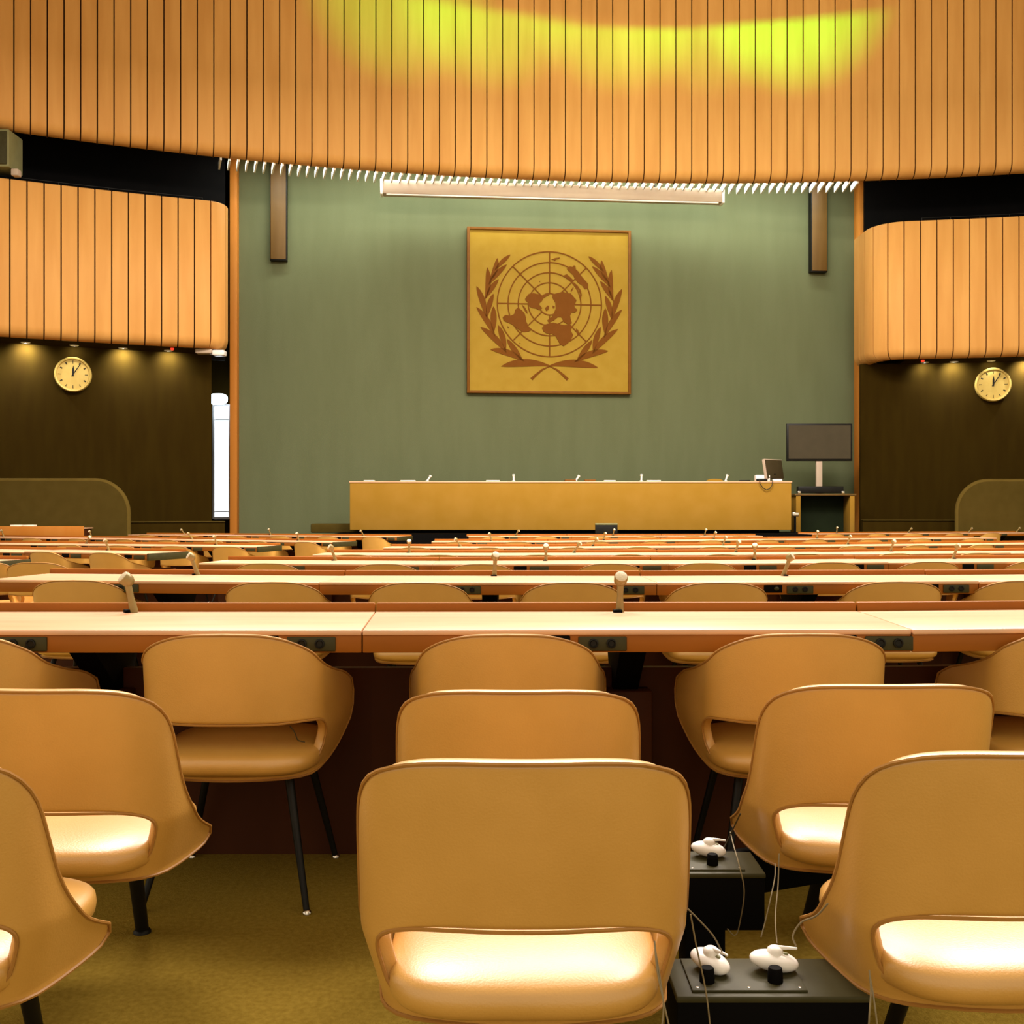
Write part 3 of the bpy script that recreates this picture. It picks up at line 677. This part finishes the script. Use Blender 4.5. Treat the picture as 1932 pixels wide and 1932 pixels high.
arm_chair = make_chair('arm_chair',
    [(0,.868),(.11,.864),(.19,.846),(.26,.812),(.32,.768),(.42,.733),(.53,.705),(.60,.672),(.615,.62),(.59,.54),(.52,.465),(.43,.425),(.30,.408),(.15,.403),(0,.402)],
    [(0,.582),(.14,.582),(.245,.588),(.31,.580),(.345,.54),(.345,.49),(.305,.448),(.25,.425),(.12,.418),(0,.418)], 7, 5,
    plan_curve(.66, .20, .12, math.radians(80)), .13, .42, .10, (.275, -.045, .52, .402, .507),
    ((.11, -.04, .26), (.43, .50, .26)), 'tan leather armchair at nearest desk row, leftmost', 'armchairs along the desk rows', .032, 1.05)
# foreground side chairs
def put(root, px, d, rz, label, first=False, group=None):
    loc = ((px-CX)/F*d, d, fz(d))
    if first: root.location = loc; root.rotation_euler = (0, 0, rz); root['label'] = label; return root
    return dup(root, loc, rz, label, group)
put(side_chair, 989, 1.825, 0, 'tan leather side chair in the front middle, the nearest whole chair', True)
put(side_chair, 978, 2.52, 0, 'tan leather side chair directly behind the front middle chair, its back just showing')
put(side_chair, 80, 2.53, math.radians(-2), 'tan leather side chair at left, second row, with cream seat showing in its open back')
put(side_chair, -262, 1.86, math.radians(-3), 'tan leather side chair cut off at the lower left corner')
put(side_chair, 1666, 2.60, math.radians(1), 'tan leather side chair at right, second row, half hidden by the lower right chair')
put(side_chair, 1934, 1.885, math.radians(2), 'tan leather side chair cut off at the lower right edge')

ROWN = ['nearest', 'second', 'third', 'fourth', 'fifth', 'sixth', 'seventh']
MAIN = [
 ([-195, 710, 1612, 2515], [(0, 1136.3), (966, 1136.3), (1612, 1135.3), (2515, 1128)], [-105, 428, 957, 1512, 2050]),
 ([98, 653, 1206, 1741, 2290], [(100, 1073.5), (480, 1076), (750, 1077), (1432, 1077), (1932, 1074.4)], [145, 515, 790, 1080, 1357, 1690, 1930]),
 ([432, 829, 1226, 1609, 2000], [(432, 1050), (700, 1051.3), (980, 1051.5), (1200, 1050.6), (1432, 1049.4), (1932, 1047.5)], [503, 726, 907, 1151, 1330, 1566, 1753, 1955]),
 ([617, 930, 1238, 1537, 1835, 2130], [(617, 1037.5), (980, 1038), (1432, 1036.8), (1932, 1034)], None),
 ([739, 989, 1242, 1485, 1720, 1960], [(739, 1026.5), (980, 1027), (1432, 1024.5), (1910, 1020)], None),
 ([820, 1033, 1245, 1446, 1640, 1835], [(820, 1016.5), (980, 1017), (1432, 1013), (1900, 1010)], None),
 ([880, 1069, 1247, 1425], [(880, 1008), (1240, 1007.2), (1425, 1007.2)], None)]
LEFT = [
 ([-300, 55], [(-300, 1046), (55, 1049)], [-30, 70], 'second'),
 ([-100, 128, 355], [(-300, 1029), (0, 1031.5), (355, 1035.5)], None, 'third'),
 ([-40, 150, 340, 530], [(0, 1020), (530, 1024.8)], None, 'fourth'),
 ([0, 168, 336, 504, 672], [(0, 1009), (400, 1014), (672, 1017.5)], None, 'fifth'),
 ([278, 444, 610, 777], [(278, 1005), (480, 1006.3), (777, 1008.6)], None, 'sixth')]
RIGHT = [([1505, 1650, 1795, 1940], [(1505, 1003.6), (1940, 1001.6)], None, 'front right')]
first_arm = [True]
def row(joints, ys, seats, what, fine, chair_off=.80, fronts=None, end=False):
    pts = []
    for px in joints:
        d = solve_d(interp(ys, px)); pts.append(Vector(((px-CX)/F*d, d)))
    n = len(pts)-1
    nrm = []
    for i in range(n+1):
        d1 = (pts[min(i+1, n)]-pts[min(i, n-1)]).normalized(); d0 = (pts[max(i, 1)]-pts[max(i-1, 0)]).normalized(); dd = (d0+d1).normalized()
        v = Vector((-dd.y, dd.x))
        if fronts: v = v+dd*fronts[i]
        nrm.append(v)
    for i in range(n):
        desk_module(pts[i], pts[i+1], 'tan wood desk module, %s, in the %s' % (nth(i), what), 'conference desks', fine, nrm[i], nrm[i+1], end and i == n-1)
    locs = []
    if seats:
        for px in seats:
            d = solve_d(interp(ys, px))-chair_off; d = max(d, 1); locs.append((Vector(((px-CX)/F*d, d)), 0.))
    else:
        for a, c in zip(pts, pts[1:]):
            dv = (c-a).normalized(); nn = Vector((-dv.y, dv.x))
            for f in (.25, .75):
                q_ = a.lerp(c, f)
                if not (90 if end else 4) < q_.x/(q_.y-.8)*F+CX < 1925: continue
                locs.append((a.lerp(c, f+random.uniform(-.02, .02))-nn*(chair_off+random.uniform(-.02, .06)), math.atan2(dv.y, dv.x)+random.uniform(-.06, .06)))
    for i, (l, rz) in enumerate(locs):
        lab = 'tan leather armchair, %s, at the %s' % (nth(i), what)
        if first_arm[0]:
            arm_chair.location = (l.x, l.y, fz(l.y)); arm_chair.rotation_euler = (0, 0, rz); arm_chair['label'] = lab; first_arm[0] = False
        else: dup(arm_chair, (l.x, l.y, fz(l.y)), rz, lab)
for k, (j, ys_, seats) in enumerate(MAIN): row(j, ys_, seats, ROWN[k]+' main desk row', k < 2, fronts=[0, -.055, .11, .2] if k == 0 else None)
for (j, ys_, seats, nm) in LEFT: row(j, ys_, seats, nm+' row left of the aisle', False, end=True)
for (j, ys_, seats, nm) in RIGHT: row(j, ys_, seats, nm+' row beside the podium', False)

# ------------------------------------------------------------------ microphones on desks
def mic_proto(lean):
    t = empty('desk_microphone', (0, 0, 0), 0, 'x', 'microphone', 'desk microphones'); a = math.radians(lean)
    u = Vector((0, -math.sin(a), math.cos(a)))
    b = MB(); b.box(-.028, .006, -.022, .004, 0, .012, .003); b.build('switch_base', M['black'], t)
    b = MB(); p0 = Vector((0, .012, 0)); b.tube([p0, p0+u*.03, p0+u*.06, p0+u*.115], [.0165, .0145, .012, .0135], 14); b.build('stalk', M['miccol'], t)
    a2 = a+math.radians(38); v = Vector((0, -math.sin(a2), math.cos(a2))); c = p0+u*.128
    b = MB(); b.tube([c-v*.026, c-v*.022, c-v*.01, c+v*.014, c+v*.02], [.010, .017, .0245, .0265, .0245], 20); hd = b.build('head', M['miccol'], t)
    b = MB(); b.tube([c+v*.0195, c+v*.023, c+v*.0245], [.0235, .023, .0205], 20); b.build('head_face', M['micface'], hd)
    return t
protos = {}
def mic(px, ys, lean, az, label):
    d = solve_d(interp(ys, px))-.085; z = fz(d)+.8655; loc = ((px-CX)/F*d, d, z)
    if lean not in protos:
        t = mic_proto(lean); t.location = loc; t.rotation_euler = (0, 0, math.radians(az)); t['label'] = label; protos[lean] = t; return t
    return dup(protos[lean], loc, math.radians(az), label)
MM = [[(247, 12, -55), (1170, 10, 4)], [(370, 20, -60), (934, 8, 20), (1481, 20, 62)], [(631, 20, -60), (1030, 8, 0), (1424, 8, -10), (1800, 20, 50)],
      [(772, 8, 0), (1083, 36, 70), (1389, 20, 40), (1682, 20, 30)], [(868, 36, -65), (1118, 36, 60), (1365, 20, 50), (1600, 20, 50)],
      [(927, 20, -60), (1139, 20, 50), (1347, 20, 40), (1542, 8, 20)], [(973, 36, 60), (1157, 20, 30), (1330, 20, 30)]]
for k, lst in enumerate(MM):
    for i, (px, ln, az) in enumerate(lst): mic(px, MAIN[k][1], ln, az, 'grey desk microphone on the %s main desk row, %s' % (ROWN[k], nth(i)))
LM = [[], [(204, 20, -50)], [(163, 36, 60), (408, 20, -40)], [(6, 20, -40), (172, 20, -30), (362, 36, -60), (563, 20, -30)], [(348, 36, -60), (510, 20, -40), (686, 36, -50)]]
for k, lst in enumerate(LM):
    for i, (px, ln, az) in enumerate(lst):
        mic(px, LEFT[k][1], ln, az, 'grey desk microphone on the %s row left of the aisle, %s' % (LEFT[k][3], nth(i)))
for i, (px, ln, az) in enumerate([(1579, 8, 20), (1714, 36, 60), (1828, 36, 60), (1918, 36, 60)]):
    mic(px, RIGHT[0][1], ln, az, 'grey desk microphone on the front right row beside the podium, %s' % nth(i))

# ------------------------------------------------------------------ consoles with knobs, receivers and cords
def console(x0, x1, yf, rz, label, plate, knobs, px0, px1):
    t = empty('seat_console', (x0, yf, 0), rz, label, 'console', 'seat consoles'); L = x1-x0; z = .357
    b = MB(); b.box(0, L, 0, .165, .215, z-.006, .003); b.build('body', M['black'], t)
    b = MB(); b.box(-.002, L+.002, -.003, .167, z-.012, z, .003); b.build('top_cover', M['plate'], t)
    b = MB(); b.box(px0, px1, 0, .12, 0, .22, .004); b.build('pedestal', M['black'], t)
    b = MB(); b.box(plate[0], plate[1], .014, .155, z-.001, z+.005, .002); pl_ = b.build('top_plate', M['plate'], t)
    for xx in (plate[0]+.012, (plate[0]+plate[1])/2, plate[1]-.012):
        b = MB(); b.lathe([(0, z+.0065), (.003, z+.006), (.0035, z+.004)], 8, Matrix.Translation((xx, .025, 0))); b.build('screw', M['chrome'], pl_)
    for kx in knobs:
        b = MB(); mm = Matrix.Translation((kx, .05, z+.004)); b.lathe([(.0145, 0), (.0145, .012), (.013, .026), (.0115, .028), (0, .0275)], 18, mm); b.build('knob', M['black'], t)
    return t
console(.305, .66, 1.955, 0, 'black seat console with two knobs between the front middle and lower right chairs', (.03, .245), (.064, .193), .02, .34)
console(.29, .625, 2.62, 0, 'black seat console with metal plate behind the front middle chair, under the far receiver', (.03, .29), (.215,), .14, .205)
# dark bar put in for the shade under the right chair
b = MB(); a_, c_ = P(1345, 1752, 2.66), P(1562, 1710, 2.80)
dv = Vector((c_.x-a_.x, c_.y-a_.y)); mm = Matrix.Translation((a_.x, a_.y+.14, 0)) @ Matrix.Rotation(math.atan2(dv.y, dv.x), 4, 'Z')
b.box(0, dv.length+.3, 0, .05, .215, .33, .004, M=mm); b.box(.02, .07, 0, .05, 0, .22, M=mm); b.box(dv.length+.2, dv.length+.25, 0, .05, 0, .22, M=mm)
tag(b.build('shade_bar', M['black']), 'black bar in place of shade, running from the far console under the right chair', 'bar')
def receiver(px, py, d, z, rz, lenx, label):
    t = empty('headset_receiver', P(px, py, d), rz, label, 'headset', 'white headset receivers'); t.location.z = z
    s = lenx/2; mm = Matrix.Rotation(math.radians(7), 4, 'Y')
    b = MB(); b.ellipsoid((0, 0, .0185), (s, s*.60, .0185), 1, .92, 40, 20, mm); body = b.build('body', M['white'], t)
    b = MB(); b.lathe([(.0155, .028), (.0155, .0385), (.014, .043), (.009, .0465), (0, .0475)], 18, Matrix.Translation((.004, 0, 0))); b.build('earpiece', M['white'], t)
    b = MB(); b.tube([(.004, 0, .0425), (.016, 0, .0440), (.030, 0, .0445), (.046, 0, .0435)], [.006, .0045, .0032, .0022], 10); b.build('arm', M['white'], t)
    b = MB(); b.ellipsoid((s*.5, 0, .033), (.006, .005, .0022)); b.build('button', M['beigebox'], t)
receiver(1338, 1800, 2.055, .362, math.radians(-52), .088, 'white oval headset receiver on the near console, left one by the front middle chair')
receiver(1458, 1795, 2.055, .362, math.radians(-6), .094, 'white oval headset receiver on the near console, right one by the lower right chair')
receiver(1335, 1600, 2.735, .362, math.radians(-12), .090, 'white oval headset receiver on the far console behind the front middle chair')
def cord(pts, label, r=.0015, m='cord'):
    q = catmull([(x, y) for x, y, _ in pts], 36); n = len(q)
    ds = catmull([(i, d) for i, (_, _, d) in enumerate(pts)], 36)
    b = MB(); b.tube([P(a.x, a.y, e.y) for a, e in zip(q, ds)], r, 7)
    tag(b.build('dangling_cable', M[m]), label, 'cable', 'dangling cables')
cord([(1298, 1715, 1.90), (1318, 1735, 1.96), (1345, 1765, 2.0), (1362, 1795, 2.03)], 'short grey cord from the front middle chair to the left near receiver')
cord([(1303, 1725, 1.89), (1315, 1790, 1.91), (1328, 1850, 1.93), (1336, 1900, 1.93), (1342, 1960, 1.93)], 'grey cord hanging in front of the near console beside the front middle chair')
cord([(1235, 1775, 1.775), (1240, 1830, 1.765), (1252, 1890, 1.755), (1268, 1960, 1.75)], 'grey cord hanging through the front middle chair back, right strand')
cord([(1236, 1790, 1.775), (1246, 1850, 1.765), (1252, 1900, 1.755), (1246, 1960, 1.75)], 'grey cord hanging through the front middle chair back, left strand')
cord([(1397, 1535, 2.66), (1380, 1570, 2.70), (1366, 1600, 2.73)], 'thin dark cord on the wing of the right second row chair', .0018, 'screen')
cord([(1378, 1570, 2.72), (1384, 1595, 2.6), (1394, 1630, 2.55), (1404, 1680, 2.55), (1398, 1730, 2.58), (1388, 1765, 2.62), (1372, 1752, 2.62)], 'grey cord looping below the right second row chair')
cord([(1463, 1630, 2.60), (1462, 1655, 2.56), (1455, 1690, 2.52), (1446, 1730, 2.50), (1436, 1768, 2.48)], 'grey cord hanging from the right second row seat, left strand')
cord([(1470, 1610, 2.56), (1468, 1670, 2.53), (1463, 1730, 2.45), (1466, 1780, 2.3)], 'grey cord hanging from the right second row seat, right strand')
cord([(1640, 1830, 1.82), (1643, 1870, 1.81), (1640, 1920, 1.80), (1638, 1960, 1.80)], 'grey cord hanging through the lower right chair back, left strand')
cord([(1641, 1840, 1.82), (1648, 1880, 1.81), (1654, 1925, 1.80), (1658, 1965, 1.80)], 'grey cord hanging through the lower right chair back, right strand')
cord([(1562, 1705, 1.99), (1540, 1728, 2.02), (1512, 1740, 2.06), (1496, 1765, 2.08), (1502, 1785, 2.08)], 'thin grey cord around the wing tip of the lower right chair', .0018)
cord([(547, 1370, 3.36), (556, 1382, 3.37), (562, 1396, 3.38), (575, 1400, 3.39)], 'thin dark cord on the seat of the armchair left of middle', .002, 'screen')
